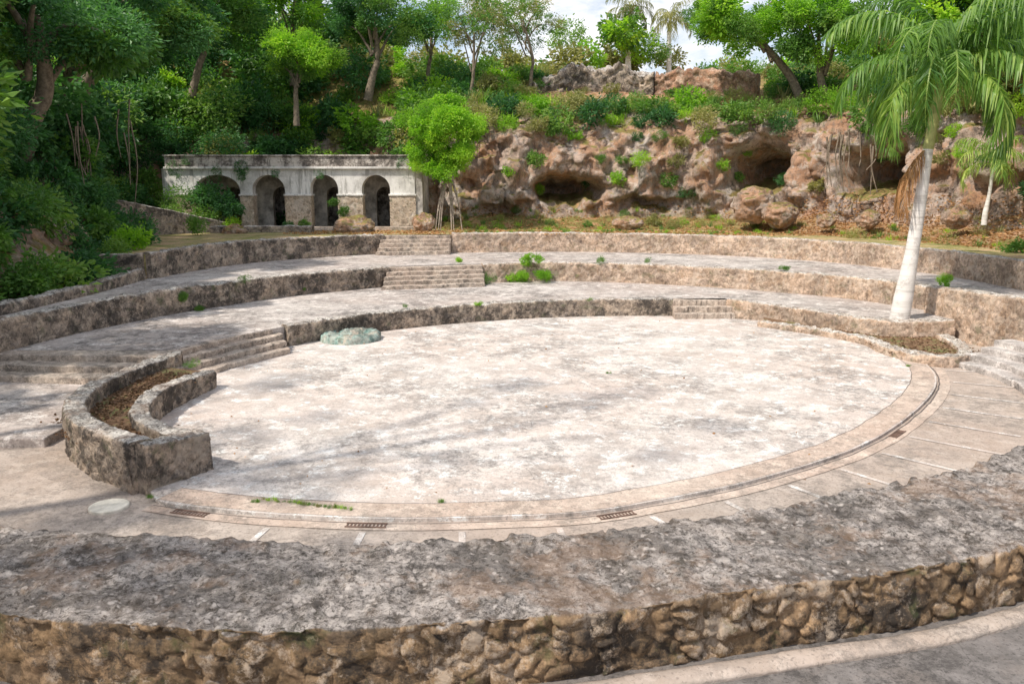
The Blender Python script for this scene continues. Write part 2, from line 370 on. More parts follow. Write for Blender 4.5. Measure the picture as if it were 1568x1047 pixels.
for i in range(14,150,9):
    c=C[i];n=Nn[i];t=np.array([n[1],-n[0]])*.04;a=c-n*.32;b=c-n*1.7
    o=len(V); V+=[(*(a-t),-.042),(*(a+t),-.042),(*(b+t),-.042),(*(b-t),-.042)];F.append((o,o+1,o+2,o+3))
pymesh('walkway_joints',V,F,m_arena)
def grate(i,w=.5):
    c=C[i];n=Nn[i];t=np.array([n[1],-n[0]]);V=[];F=[]
    def box(cx,cy,hx,hy,z0,z1):
        o=len(V)
        for z in (z0,z1):
            for sx,sy in ((-1,-1),(1,-1),(1,1),(-1,1)):
                p=c-n*.13+t*(cx+sx*hx)+n*(cy+sy*hy); V.append((p[0],p[1],z))
        F.extend([(o,o+3,o+2,o+1),(o+4,o+5,o+6,o+7),(o,o+1,o+5,o+4),(o+1,o+2,o+6,o+5),(o+2,o+3,o+7,o+6),(o+3,o,o+4,o+7)])
    box(0,-.055,w/2,.01,-.04,-.028);box(0,.055,w/2,.01,-.04,-.028)
    for k in range(11): box(-w/2+.02+k*(w-.04)/10,0,.009,.046,-.039,-.031)
    pymesh('drain_grate',V,F,m_rust)
def nearest(x,y): return int(np.argmin((C[:,0]-x)**2+(C[:,1]-y)**2))
for x,y in ((-4.0,9.7),(-1.7,9.4),(1.3,9.7),(6.3,13.0)): grate(nearest(x,y))
bpy.ops.mesh.primitive_cylinder_add(vertices=40,radius=.24,depth=.06,location=(-5.15,9.85,-.04)); o=bpy.context.object; o.name='manhole_cover'
o.data.materials.append(m_slabc); md=o.modifiers.new('b','BEVEL'); md.width=.012; md.segments=2

T1in=[(-7.3,17.3),(-7.0,18.3)]+sp(W1a)+[(5.05,25.5),(6.7,25.5)]+sp(W1b)
slab('lower_terrace',T1in+[(12.5,24),(10.5,28.5),(5,32),(-2,32),(-8,28),(-11.5,21),(-12.2,17.3)],.5,-.15,m_terr)
slab('left_platform',[(-7.35,12.3),(-7.3,17.35),(-12.6,17.35),(-15,12.0)],.1,-.15,m_terr,.02)
stairs('platform_steps',[(-10.9,16.1),(-7.4,15.7)],[(-10.9,17.3),(-7.4,17.15)],.1,.5,3,m_step)
T2in=sp(W2a)+[(-4.3,29.2),(-1.2,30.05)]+sp(W2b)+sp(RW)
slab('middle_terrace',T2in+[(16,11),(17,24),(14,32),(8,37),(-4,38),(-9,35),(-13,26),(-14,9)],1.15,-.15,m_terr)
T3in=sp(W3a)+[(-5.4,35.3),(-2.7,35.6)]+sp(W3b)
slab('upper_ground',T3in+[(15,12),(40,12),(40,60),(-40,60),(-40,25.2)],1.9,0,m_grass)
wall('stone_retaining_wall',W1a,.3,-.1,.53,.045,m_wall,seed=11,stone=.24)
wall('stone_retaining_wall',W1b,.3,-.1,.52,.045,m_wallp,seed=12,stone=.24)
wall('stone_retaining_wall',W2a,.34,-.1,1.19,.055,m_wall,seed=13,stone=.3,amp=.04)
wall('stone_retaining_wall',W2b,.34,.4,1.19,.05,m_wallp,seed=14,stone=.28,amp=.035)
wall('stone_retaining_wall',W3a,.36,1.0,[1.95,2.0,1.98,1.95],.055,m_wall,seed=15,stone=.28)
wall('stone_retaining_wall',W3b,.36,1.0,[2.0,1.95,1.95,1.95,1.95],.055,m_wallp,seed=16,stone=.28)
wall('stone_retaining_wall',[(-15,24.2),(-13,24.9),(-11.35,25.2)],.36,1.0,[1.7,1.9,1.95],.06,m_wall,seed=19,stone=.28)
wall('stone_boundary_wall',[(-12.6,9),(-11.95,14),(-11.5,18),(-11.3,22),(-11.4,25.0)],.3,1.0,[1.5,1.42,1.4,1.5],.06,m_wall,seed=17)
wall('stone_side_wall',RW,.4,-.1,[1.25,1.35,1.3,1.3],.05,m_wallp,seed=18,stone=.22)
stairs('lower_staircase',[(-7.0,15.9),(-6.2,17.7),(-5.35,19.4)],[(-7.45,17.0),(-7.0,18.6),(-6.0,20.4)],0,.5,4,m_step)
stairs('middle_staircase',[(-4.45,27.5),(-.95,28.5)],[(-4.35,28.95),(-1.1,29.85)],.5,1.15,5,m_step)
stairs('upper_staircase',[(-5.6,33.7),(-2.6,34.1)],[(-5.5,35.1),(-2.6,35.4)],1.15,1.9,5,m_step)
stairs('stage_steps',[(4.95,24.5),(6.8,24.6)],[(5.0,25.4),(6.75,25.4)],0,.5,3,m_step)
stairs('side_seating_steps',[(9.7,14.3),(10.15,15.8),(10.25,17.2),(10.0,18.3)],[(11.1,13.6),(11.7,15.6),(11.8,17.3),(11.5,18.6)],-.05,.5,4,m_terr,20)
pl=empty('curved_stone_planter',(-6,12.5,0))
a=wall('outer_wall',[(-7.15,17.0),(-7.3,15.4),(-7.3,13.9),(-6.95,12.55),(-6.15,11.4),(-4.95,10.42)],.32,-.1,[.52,.55,.6,.62,.64,.66],.035,m_wall,seed=21,stone=.2,amp=.03); child(a,pl)
a=wall('inner_wall',[(-6.1,16.0),(-6.25,14.9),(-6.28,13.8),(-5.95,12.6),(-5.35,11.75),(-4.55,11.15)],.3,-.05,[.35,.42,.45,.48,.5,.5],.035,m_wall,seed=22,stone=.2,amp=.03); child(a,pl)
a=wall('end_wall',[(-4.98,10.35),(-4.7,10.8),(-4.45,11.25)],.36,-.1,[.64,.56],.03,m_wall,seed=23,stone=.2,amp=.03); child(a,pl)
a=slab('soil',[(-7.2,16.4),(-7.3,13.9),(-6.95,12.55),(-6.15,11.4),(-4.95,10.5),(-4.6,11.2),(-5.35,11.75),(-5.95,12.6),(-6.28,13.8),(-6.2,16.0)],.33,0,m_soil); child(a,pl)
pp=empty('palm_planter',(9.5,20.5,0))
a=wall('rubble_kerb',[(7.2,23.3),(8.3,22.0),(9.1,20.6),(9.1,19.3),(9.5,18.3),(10.3,18.3),(10.9,19.4),(11.2,20.9)],.34,-.1,[.16,.16,.18,.2,.2,.18],.04,m_wallp,seed=24,stone=.2,amp=.04); child(a,pp)
a=slab('soil',[(7.3,23.4),(8.3,22.0),(9.15,20.6),(9.2,19.3),(9.6,18.5),(10.3,18.5),(10.9,19.4),(11.4,21.1),(9.9,21.3),(7.6,24.3)],.1,-.05,m_soil); child(a,pp)
IN=[(-10.5,11.5),(-9,10.3),(-7.3,8.9),(-5.4,8.05),(-3.5,7.75),(-1.8,7.62),(.4,7.8),(2.2,8.3),(3.9,8.95),(6.3,10.2),(9.2,12.4),(12,15)]
OUT=[(-9.3,9.8),(-7.8,8.3),(-6.1,6.9),(-4.2,6.2),(-2.6,6.0),(-1.2,6.05),(.2,6.2),(1.3,6.45),(2.5,6.75),(4.4,7.3),(7.2,8.6),(11,11.5)]
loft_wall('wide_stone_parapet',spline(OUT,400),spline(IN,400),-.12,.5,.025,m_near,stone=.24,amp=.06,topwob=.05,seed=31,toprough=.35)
wall('base_kerb',[(-6.2,6.65),(-4.2,5.98),(-2.6,5.78),(-1.2,5.83),(.2,5.98),(1.3,6.22),(2.5,6.52),(4.4,7.05),(7.2,8.35)],.22,-.12,-.05,.05,m_walk,seed=33,amp=.012)

# stone basin
V=[]
prof=[(.80,0),(.78,.13),(.70,.2),(.52,.21),(.45,.14),(.33,.13),(.28,.22),(.15,.27),(.001,.25)]
for j in range(64):
    w=2*math.pi*j/64
    for r,z in prof: V.append((r*math.cos(w),r*math.sin(w),z))
V=np.array(V); F1,F2,ID=worley(V/.2,3); e=sstep(.02,.25,F2-F1)
V=V*(1+.05*(ID[:,None]-.5))+np.array([0,0,1])*((e-.5)*.03*(V[:,2]>.01))[:,None]+np.array([-4.25,21.2,0])
m=len(prof);F=[(j*m+k,((j+1)%64)*m+k,((j+1)%64)*m+k+1,j*m+k+1) for j in range(64) for k in range(m-1)]
m_turq=stone('turquoise_stone',[(.18,.31,.28),(.33,.47,.42),(.30,.31,.28),(.50,.57,.51)],(.40,.41,.36),.5)
quadmesh('turquoise_stone_basin',V,F,m_turq,{'cell':ID,'edge':e})

# ---------------------------------------------------------------- cliff / hillside
FOOT=[(-15,-8),(-13.6,2),(-12.9,10),(-12.3,18),(-12.6,24),(-15,30),(-17.6,35),(-17.8,40.5),(-14,43.6),(-8,43.8),(-4.6,42.4),(-2.6,41.2),(2,41.8),(8,41.6),(12.5,39.2),(16.5,33.8),(18.4,28),(19.6,20),(21,10),(22,-2)]
LF=length(FOOT); n=int(LF/.13)
Cf=spline(FOOT,n); Nf=normals2(Cf)
for _ in range(70): Nf[1:-1]=(Nf[:-2]+Nf[1:-1]+Nf[2:])/3
Nf/=np.linalg.norm(Nf,axis=1)[:,None]
pd=np.array([-3,-1.6,0,.3,.5,.75,1.2,2.4,5,9,14,24,45,110]); ph=np.array([-.16,.1,.5,1.9,3.3,4.3,5.1,5.8,6.8,8.3,8.7,9.3,10,10])
q=np.r_[np.linspace(0,2,14),np.linspace(2,7,74)[1:],np.linspace(7,9,34)[1:],np.linspace(9,11,22)[1:],np.linspace(11,13,10)[1:]]
dd=np.interp(q,range(14),pd); hh=np.interp(q,range(14),ph)
left=1-sstep(-13,-5,Cf[:,0]); 
bankw=sstep(-7,-2,Cf[:,0])
hm=1+.38*left[:,None]*sstep(3,9,dd)[None]
D=np.where(dd[None]<0,dd[None]*bankw[:,None],dd[None])*np.ones((n,1))
D=D+left[:,None]*np.clip(hh,0,6)[None]*.45
Z0=np.where(Cf[:,0]<-11.9,np.interp(Cf[:,1],[18,28,34],[1.25,1.6,1.85]),1.9)[:,None]
Zz=Z0+hh[None]*hm-.6*(1-bankw[:,None])*(hh[None]<=.56)*1
P=np.dstack([Cf[:,None,0]+Nf[:,None,0]*D,Cf[:,None,1]+Nf[:,None,1]*D,Zz])
rw=sstep(.3,1.2,hh)*(1-sstep(5.2,6.3,hh)); rw=rw[None]*np.ones((n,1))
gw=sstep(-.1,.6,hh)[None]
Wp=P+.7*np.stack([fbm(P*.6,3,4),fbm(P*.6,3,5),fbm(P*.6,3,6)],-1)
F1c,F2c,IDc=worley(Wp*np.array([.7,.7,.42]),40)
F1d,F2d,IDd=worley((Wp+3)*np.array([1.9,1.9,1.2]),43)
ridged=np.abs(fbm(P*np.array([.9,.9,.6]),5,8))
disp=rw*(1.5*fbm(P*.2,3,1)+.7*fbm(P*np.array([.5,.5,.8]),4,2)+.95*(IDc-.5)*sstep(0,.10,F2c-F1c)+.35*(IDd-.5)*sstep(0,.10,F2d-F1d)-1.0*ridged+.25+.26*fbm(P*np.array([2,2,3.]),5,6))+.5*gw*(1-rw)*fbm(P*.5,4,3)
def cave(x,y,z,sx,sz,amt):
    zz=P[...,2]-z-.35*fbm(P*1.1,3,60)
    return amt*np.exp(-(((P[...,0]-x)**2+(P[...,1]-y)**2)/sx**2)**1.6-(np.abs(zz)/sz)**3)
cv=cave(2.9,42,3.75,1.6,.5,4.2)+cave(11.4,40,4.75,1.25,.95,5.5)+cave(15.2,36.3,4.6,1.2,.8,4.8)+cave(-.6,41.5,2.7,1.2,.35,1.0)+cave(6.6,41.8,3.0,1.6,.3,.9)
disp=disp+cv
P[...,0]+=Nf[:,None,0]*disp; P[...,1]+=Nf[:,None,1]*disp
P[...,2]+=gw*(.2*fbm(P*.8,4,5)+rw*.3*fbm(P*1.4,4,9))+sstep(8,9,hh)[None]*1.2*fbm(P*.12,2,7)
m_=len(q)
redw=sstep(0,1.5,P[...,0]-1.5)*(1-sstep(12,15,P[...,0]))*sstep(6.3,7.3,hh)[None]*(P[...,1]>36)
redw=np.clip(redw*(.85+.8*fbm(P*.7,3,90)),0,1)
rightdry=sstep(9,13,P[...,0])*(1-sstep(.8,1.4,hh))[None]*.6
cliff=quadmesh('rocky_cliff_hillside',P.reshape(-1,3),grid_faces(n,m_),m_rock,{'rock':sstep(.2,.8,hh)[None]*(1-sstep(5.6,6.8,hh))[None]*np.ones((n,1)),'red':np.clip(redw+rightdry,0,1)})

def boulder(x,y,z,sx,sy,sz,seed):
    bpy.ops.mesh.primitive_ico_sphere_add(subdivisions=5,radius=1); o=bpy.context.object; o.name='boulder'
    V=np.empty(len(o.data.vertices)*3); o.data.vertices.foreach_get('co',V); V=V.reshape(-1,3)
    F1,F2,ID=worley(V*1.2+seed,seed); V=V*(1+.3*(ID-.5)[:,None]*sstep(0,.2,F2-F1)[:,None]+.3*fbm(V*1.5+seed,5)[:,None]+.1*fbm(V*5,3)[:,None])
    V=V*np.array([sx,sy,sz]); o.data.vertices.foreach_set('co',V.ravel()); o.location=(x,y,z)
    for an,vv in (('rock',1.),('red',0.)):
        at=o.data.attributes.new(an,'FLOAT','POINT'); at.data.foreach_set('value',np.full(len(V),vv,dtype=np.float32))
    for p in o.data.polygons: p.use_smooth=True
    o.data.materials.append(m_rock)
boulder(-7.2,37.6,2.1,.9,.7,.5,3); boulder(11.0,37.6,3.1,1.0,.8,.8,5); boulder(12.0,37.0,2.7,.8,.7,.6,9)
boulder(-4.1,38.2,2.2,.5,.5,.5,12); boulder(-12.3,36.5,2.0,.5,.4,.3,14); boulder(5.5,39.3,2.2,.7,.5,.4,19)
boulder(14.6,33.8,2.6,.5,.4,.35,23); boulder(13.4,35.2,2.5,.4,.4,.3,27); boulder(16.4,30.5,2.8,.5,.4,.4,29)

# ---------------------------------------------------------------- arched building
bd=empty('arched_bridge_building',(-10,40,2))
y0,y1=39.5,40.05; X0,X1=-16.3,-4.62; ZB,ZT=1.8,4.78
bays=[(-15.1,-12.93),(-12.36,-10.80),(-9.60,-8.27),(-7.14,-5.80)]
xs=[X0]
for a,b in bays:
    xs+= [a]+[a+(b-a)*(.5-.5*math.cos(math.pi*k/22)) for k in range(1,22)]+[b]
xs+=[X1]
V=[];F=[]
def quad(a,b,c,d):
    o=len(V); V.extend([a,b,c,d]); F.append((o,o+1,o+2,o+3))
for i in range(len(xs)-1):
    xa,xb=xs[i],xs[i+1]; mid=(xa+xb)/2; op=any(a<mid<b for a,b in bays)
    def zz(x):
        if not op: return 3.55
        for a,b in bays:
            if a<=x<=b: 
                r=(b-a)/2; ry=min(r,.72)
                return 4.47-ry+ry*math.sqrt(max(0,1-((x-(a+b)/2)/r)**2))
    za,zb=zz(xa),zz(xb)
    quad((xa,y0,za),(xb,y0,zb),(xb,y0,ZT),(xa,y0,ZT)); quad((xb,y1,zb),(xa,y1,za),(xa,y1,ZT),(xb,y1,ZT))
    quad((xa,y1,za),(xb,y1,zb),(xb,y0,zb),(xa,y0,za))
for a,b in bays:
    ry=min((b-a)/2,.72); zs=4.47-ry
    quad((a,y0,3.55),(a,y1,3.55),(a,y1,zs),(a,y0,zs)); quad((b,y1,3.55),(b,y0,3.55),(b,y0,zs),(b,y1,zs))
quad((X1,y0,3.55),(X1,y1,3.55),(X1,y1,ZT),(X1,y0,ZT))
child(pymesh('arcade_wall',V,F,m_plaster),bd)
def box(name,x0,x1,ya,yb,z0,z1,mat,bev=.02,par=bd):
    V=[(x,y,z) for z in (z0,z1) for x,y in ((x0,ya),(x1,ya),(x1,yb),(x0,yb))]
    o=pymesh(name,V,[(0,3,2,1),(4,5,6,7),(0,1,5,4),(1,2,6,5),(2,3,7,6),(3,0,4,7)],mat)
    if bev: md=o.modifiers.new('b','BEVEL'); md.width=bev; md.segments=2
    if par: child(o,par)
    return o
piers=[(-16.3,-15.1),(-12.93,-12.36),(-10.80,-9.60),(-8.27,-7.14),(-5.80,-4.62)]
for i,(a,b) in enumerate(piers):
    w=loft_wall('pier',np.array([(a-.03,y0-.03),((a+b)/2,y0-.03),(b+.03,y0-.03)]),np.array([(a-.03,y1+.03),((a+b)/2,y1+.03),(b+.03,y1+.03)]),ZB,3.5,.05,m_pier,stone=.28,amp=.02,topwob=0,seed=50+i); child(w,bd)
    box('impost',a-.07,b+.07,y0-.08,y1+.08,3.49,3.58,m_plaster)
box('parapet',X0-.1,X1+.1,y0-.10,y0+.25,ZT+.002,5.32,m_par,.03)
box('coping',X0-.16,X1+.16,y0-.17,y0+.31,5.322,5.40,m_par,.02)
box('cornice',X0-.15,X1+.15,y0-.16,y0-.101,ZT-.03,ZT+.07,m_plaster,.01)
box('deck_slab',X0,X1,y0+.26,43.4,4.6,4.95,m_par,0)
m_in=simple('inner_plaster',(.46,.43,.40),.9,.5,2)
V=[];F=[]; ib=[(-14.6,-13.4),(-12.0,-11.1),(-9.3,-8.5),(-6.8,-6.0)]
xs=[X0]
for a,b in ib: xs+=[a]+[a+(b-a)*k/12 for k in range(1,12)]+[b]
xs+=[X1]; yi=41.6
for i in range(len(xs)-1):
    xa,xb=xs[i],xs[i+1]; mid=(xa+xb)/2; op=[(a,b) for a,b in ib if a<mid<b]
    def zi(x):
        if not op: return 1.85
        a,b=op[0]; r=(b-a)/2; return 3.9-r+math.sqrt(max(0,r*r-(x-(a+b)/2)**2))
    quad((xa,yi,zi(xa)),(xb,yi,zi(xb)),(xb,yi,4.6),(xa,yi,4.6))
    if op: quad((xa,yi+.35,zi(xa)),(xb,yi+.35,zi(xb)),(xb,yi,zi(xb)),(xa,yi,zi(xa)))
for a,b in ib:
    quad((a,yi,1.85),(a,yi+.35,1.85),(a,yi+.35,3.9-(b-a)/2),(a,yi,3.9-(b-a)/2)); quad((b,yi+.35,1.85),(b,yi,1.85),(b,yi,3.9-(b-a)/2),(b,yi+.35,3.9-(b-a)/2))
child(pymesh('inner_wall',V,F,m_in),bd)
box('back_wall',X0,X1,43.1,43.4,1.85,4.6,m_par,0)
box('end_wall_left',X0-.3,X0-.01,y0,43.4,1.85,4.77,m_plaster,0); box('end_wall_right',X1+.01,X1+.35,y0+.05,43.4,1.85,4.76,m_in,0)
box('plinth_steps',-13,-4.2,38.9,39.4,1.85,2.06,m_step,.02); box('plinth_steps',-12.3,-6.5,38.2,38.88,1.85,1.97,m_step,.02)
wall('stone_ramp_wall',[(-17.2,31.5),(-16.0,34),(-14.6,36.4),(-13.3,38.2)],.35,1.8,[3.9,3.4,2.9,2.3],.07,m_wall,seed=61)
wall('low_stone_wall',[(-13.5,36.8),(-11,37.3),(-9.0,37.2)],.4,1.85,2.2,.07,m_wall,seed=62)
wall('hilltop_stone_wall',[(1.2,48.0),(3.5,48.6),(6,48.3),(8.0,47.8)],.6,8.6,[9.6,10.5,10.5,10.1],.1,m_wall,seed=63,stone=.5,amp=.15,topwob=.5)
wall('hilltop_stone_wall',[(8.1,47.8),(10.5,46.8),(13,45)],.6,8.2,[10.1,10.1,9.6],.1,m_red,seed=64,stone=.5,amp=.15,topwob=.5)

# ---------------------------------------------------------------- leaf clump library
def leaves(centers,dirs,size,wid,rr,fold=.25):
    n=len(centers); d=dirs/np.linalg.norm(dirs,axis=1)[:,None]
    r=rng.normal(size=(n,3)); s=np.cross(d,r); s/=np.linalg.norm(s,axis=1)[:,None]+1e-9; u=np.cross(d,s)
    L=size[:,None]; w=L*wid
    base=centers; tip=centers+d*L-u*L*fold*.5; mid=centers+d*L*.5
    V=np.stack([base,mid+s*w+u*w*.3,tip,mid-s*w+u*w*.3],1).reshape(-1,3)
    F=np.arange(4*n).reshape(-1,4); return V,F,np.repeat(rr,4)
def lobe(name,mat,seed,nl=1000,nsub=26,size=.17,wid=.24,sub=.26,droop=.3,flat=.85):
    g=np.random.default_rng(seed)
    c=g.normal(size=(nsub,3)); c/=np.linalg.norm(c,axis=1)[:,None]; c*=(g.uniform(.25,1,nsub)**.5)[:,None]*.85; c[:,2]*=flat
    k=g.integers(0,nsub,nl); off=g.normal(size=(nl,3))*sub*g.uniform(.5,1.3,nsub)[k][:,None]*.6
    p=c[k]+off; d=p*.8+off/sub+g.normal(size=(nl,3))*.5; d[:,2]-=droop
    rr=np.clip(g.uniform(0,1,nl)*.5+g.uniform(0,.5,nsub)[k],0,1)
    V,F,r=leaves(p,d,size*g.uniform(.6,1.3,nl),wid,rr)
    return quadmesh(name,V,F,mat,{'rnd':r},False,False)
LIB={}
for key,mat in (('dark',L_dark),('mid',L_mid),('bright',L_bright),('olive',L_olive)):
    LIB[key]=[lobe('leaf_clump',mat,s,850,26,.20,.28) for s in (1,2)]+[lobe('leaf_clump',mat,3,1200,36,.14,.24,.22)]
    LIB[key+'_sparse']=[lobe('leaf_clump_sparse',mat,s,420,18,.15,.24,.22) for s in (5,6)]
def grassmesh(name,mat,n,seed,h=1.,spread=.5):
    g=np.random.default_rng(seed); p=np.c_[g.normal(size=(n,2))*spread*.5,np.zeros(n)]
    d=np.c_[g.normal(size=(n,2))*.35,np.ones(n)]; V,F,r=leaves(p,d,h*g.uniform(.4,1,n),.03,g.uniform(0,1,n),.5)
    return quadmesh(name,V,F,mat,{'rnd':r},False,False)
GR=[grassmesh('grass_tuft',L_mid,60,1),grassmesh('grass_tuft',L_olive,70,2),grassmesh('grass_tuft',L_bright,50,3)]
def inst(me,loc,s,par,name='clump',zs=1.):
    o=bpy.data.objects.new(name,me); COL.objects.link(o); o.location=loc; o.scale=(s,s*random.uniform(.85,1.15),s*zs)
    o.rotation_euler=(random.uniform(-.3,.3),random.uniform(-.3,.3),random.uniform(0,6.28)); 
    if par: child(o,par)
    return o
def clump(key,loc,r,par,zs=.85): return inst(random.choice(LIB[key]),loc,r,par,'foliage_clump',zs*random.uniform(.85,1.15))
def tree(name,base,top,cr,keys,nl,lr,trunk=.16,lean=None,bark=m_bark,nlimb=6,flat=.7):
    e=empty(name,base); b=np.array(base,float); t=np.array(top,float); g=random
    mid=(b+t)/2+np.array([g.uniform(-.5,.5),g.uniform(-.4,.4),0])
    Ls=[([b-np.array([0,0,.4]),mid*.6+b*.4,mid,t],[trunk*1.3,trunk,trunk*.8,trunk*.4])]
    ends=[]
    for k in range(nlimb):
        a=6.28*k/nlimb+g.uniform(-.4,.4); f=g.uniform(.45,.9); s=b+(t-b)*f if f>.5 else mid
        en=t+np.array([math.cos(a)*cr*.75,math.sin(a)*cr*.75,g.uniform(-.3,.5)*cr])
        Ls.append(([s,(s+en)/2+np.array([0,0,.2*cr]),en],[trunk*.45,trunk*.3,trunk*.1])); ends.append(en)
    child(tubes('trunk_and_limbs',Ls,bark),e)
    for k in range(nl):
        if k<len(ends): c=ends[k]
        else:
            v=rng.normal(size=3); v/=np.linalg.norm(v); c=t+v*cr*g.uniform(.4,1)*np.array([1,1,flat])
        clump(g.choice(keys),c,lr*g.uniform(.6,1.25),e)
    return e

PV=P.reshape(-1,3); H_=np.tile(hh,n); Xf=np.repeat(Cf[:,0],m_); Yf=np.repeat(Cf[:,1],m_)
NX=np.repeat(Nf[:,0],m_);NY=np.repeat(Nf[:,1],m_); RED=redw.ravel()
dens=fbm(PV*.35,3,77)
CAVES=np.array([(2.9,41.5,3.75),(11.4,39.5,4.7),(15.0,36,4.6)])
def scatter(mask,count,par,keys,rmin,rmax,lift=.3,mind=.6):
    ids=np.nonzero(mask)[0]; ids=rng.permutation(ids)[:6000]; got=[]
    for i in ids:
        p=PV[i]
        if H_[i]<5.2 and (np.linalg.norm(CAVES-p,axis=1)<1.9).any(): continue
        if all((p[0]-a)**2+(p[1]-b)**2+(p[2]-c)**2>mind**2 for a,b,c in got[-400:]):
            got.append(tuple(p)); r=random.uniform(rmin,rmax)
            clump(random.choice(keys),(p[0]-NX[i]*r*lift,p[1]-NY[i]*r*lift,p[2]+r*lift),r,par)
            if len(got)>=count: break
    return len(got)
LEFT=(Xf<-11.9)&(Yf>10)
BACK=(Xf>=-16)&(Xf<-5)&(Yf>41)
CEN=(Xf>=-5)&(Xf<13)&(Yf>36)
RIGHT=(Xf>=13)&(Yf>14)&(Yf<38)
e=empty('hillside_foliage_left',(-16,25,5))
scatter(LEFT&(H_>.1)&(H_<4),170,e,['dark','mid','dark','dark'],.6,1.15,.35,.85)
scatter(LEFT&(H_>=3)&(H_<9),130,e,['dark','dark','mid','dark'],1.1,1.9,.5,1.6)
scatter((Xf<-9)&(Yf>33)&(H_>5)&(H_<9.4),60,e,['dark','mid','bright','dark'],1.2,2.0,.6,1.6)
e=empty('hillside_foliage_back',(-10,45,6))
scatter(BACK&(H_>2.2)&(H_<8.6),85,e,['mid','mid','dark','bright','olive'],.7,1.4,.3,1.05)
e=empty('cliff_shrubs',(4,44,6))
scatter(CEN&(H_>4.9)&(H_<8.4)&(dens>-.35)&(RED<.25),80,e,['mid','olive','dark','bright','mid'],.45,1.05,.25,1.0)
scatter(CEN&(RED>.4)&(H_<8.4),14,e,['olive','mid','olive_sparse'],.25,.6,.25,1.2)
scatter(CEN&(H_>1.4)&(H_<5)&(dens>.05),30,e,['mid','bright','olive','dark'],.25,.6,.2,.85)
scatter(CEN&(H_>.0)&(H_<.7),28,e,['mid','olive','bright_sparse','olive_sparse'],.2,.42,.3,.8)
e=empty('hillside_foliage_right',(18,28,5))
scatter(RIGHT&(H_>4.4)&(H_<9),100,e,['dark','mid','bright','mid','olive'],.7,1.5,.35,1.15)
scatter(RIGHT&(H_>-.1)&(H_<4.2)&(dens>-.05),58,e,['mid','bright','dark','olive','olive_sparse'],.3,.7,.25,.95)
e=empty('grass',(5,38,2))
ids=np.nonzero((Xf>-5)&(Yf>14)&(H_>-.1)&(H_<.9)&(dens>-.3))[0]
for i in rng.choice(ids,220): inst(random.choice(GR),PV[i]-np.array([0,0,.03]),random.uniform(.15,.4),e,'grass_tuft')
for _ in range(110):
    x=random.uniform(-2.5,11); inst(random.choice(GR),(x,random.uniform(36.2,38.5) if x<7 else random.uniform(35,37),1.9),random.uniform(.1,.25),e,'grass_tuft')
ids=np.nonzero((H_>5)&(H_<8.6)&(Xf>-14)&(Yf>26)&(RED<.3))[0]
for i in rng.choice(ids,320): inst(random.choice(GR),PV[i],random.uniform(.4,.9),e,'grass_tuft')

# ---------------------------------------------------------------- individual trees
e=empty('round_green_shrub',(-3.0,39.0,4.2))
t=[]
for k in range(7):
    a=random.uniform(-1,1); t.append(([(-3.0,39.7,4.8),(-3.0+a*.25,39.4,4.0),(-3.0+a*.5,39.2,3.1+abs(a)*.1),(-3.0+a*.7,39.0,1.9)],[.08,.06,.04,.02]))
child(tubes('roots',t,m_barkp),e)
for k in range(64):
    v=rng.normal(size=3); v/=np.linalg.norm(v); rr=random.uniform(.3,1)**.6
    clump('bright',(-3.1+v[0]*1.6*rr*(1.12-.12*v[2]),38.9+v[1]*1.2*rr,6.15+v[2]*2.0*rr),random.uniform(.4,.7),e)
for (b,tp,cr,nl,lr) in (((-16,27,5),(-14.3,26,9.0),2.6,20,1.15),((-18,20,5),(-15.6,21,9.0),2.8,20,1.25),((-17.5,32,5.5),(-15.5,31.5,10.0),2.9,22,1.25),((-20,38,7),(-16.5,38,11.6),3.2,26,1.3),((-15,14,3),(-13.6,15,7.5),2.2,14,1.0)):
    tree('broadleaf_tree',b,tp,cr,['dark','mid','dark'],nl,lr,.3)
e=empty('hanging_aerial_roots',(-13.5,29,5)); t=[]
for k in range(14):
    x=random.uniform(-15.2,-12.8); y=28+random.uniform(-.8,1.2); z=random.uniform(5.6,7.0); l=random.uniform(1.2,3.0)
    t.append(([(x,y,z),(x+random.uniform(-.15,.15),y,z-l/2),(x+random.uniform(-.2,.2),y,z-l)],[.03,.025,.015]))
child(tubes('roots',t,m_bark,5),e)
tree('broadleaf_tree',(-17,45,9),(-15.8,45,13.2),3.0,['mid','bright','dark'],28,1.15,.18)
tree('broadleaf_tree',(-11.5,45,7.5),(-11,44.6,10.5),1.9,['bright','bright','mid'],18,.85,.14)
tree('broadleaf_tree',(-8,47,9),(-7.4,46.5,12.6),2.4,['dark','mid'],26,.95,.2)
tree('broadleaf_tree',(-5,49,9.5),(-4.6,49,13.4),2.2,['mid_sparse','bright_sparse'],24,1.0,.12)
tree('broadleaf_tree',(-2.4,46,7.5),(-2,45.6,12.2),2.0,['olive_sparse','mid_sparse'],24,.9,.1)
tree('broadleaf_tree',(1,48,9),(.6,48,13.0),2.2,['olive_sparse','mid_sparse'],22,.9,.1)
tree('broadleaf_tree',(-12.6,49,10),(-12.2,49,14.2),2.4,['bright','mid_sparse','mid'],20,1.1,.16)
tree('broadleaf_tree',(15,42,7.2),(11.3,42.5,12.0),2.4,['bright','bright','mid'],30,.85,.22,bark=m_bark)
tree('broadleaf_tree',(15.6,41,7),(14.6,41,11.2),2.4,['bright','mid'],26,.9,.2)
tree('broadleaf_tree',(20,36,8),(18.5,36,11),2.8,['mid','bright','dark'],24,1.15,.2)
tree('broadleaf_tree',(20,30,6),(19,29.5,9.5),2.8,['dark','mid'],26,1.15,.2)
tree('broadleaf_tree',(20,24,5),(18.3,24,8.2),2.5,['dark','mid'],24,1.0,.2)
e=empty('distant_trees',(8,62,12))
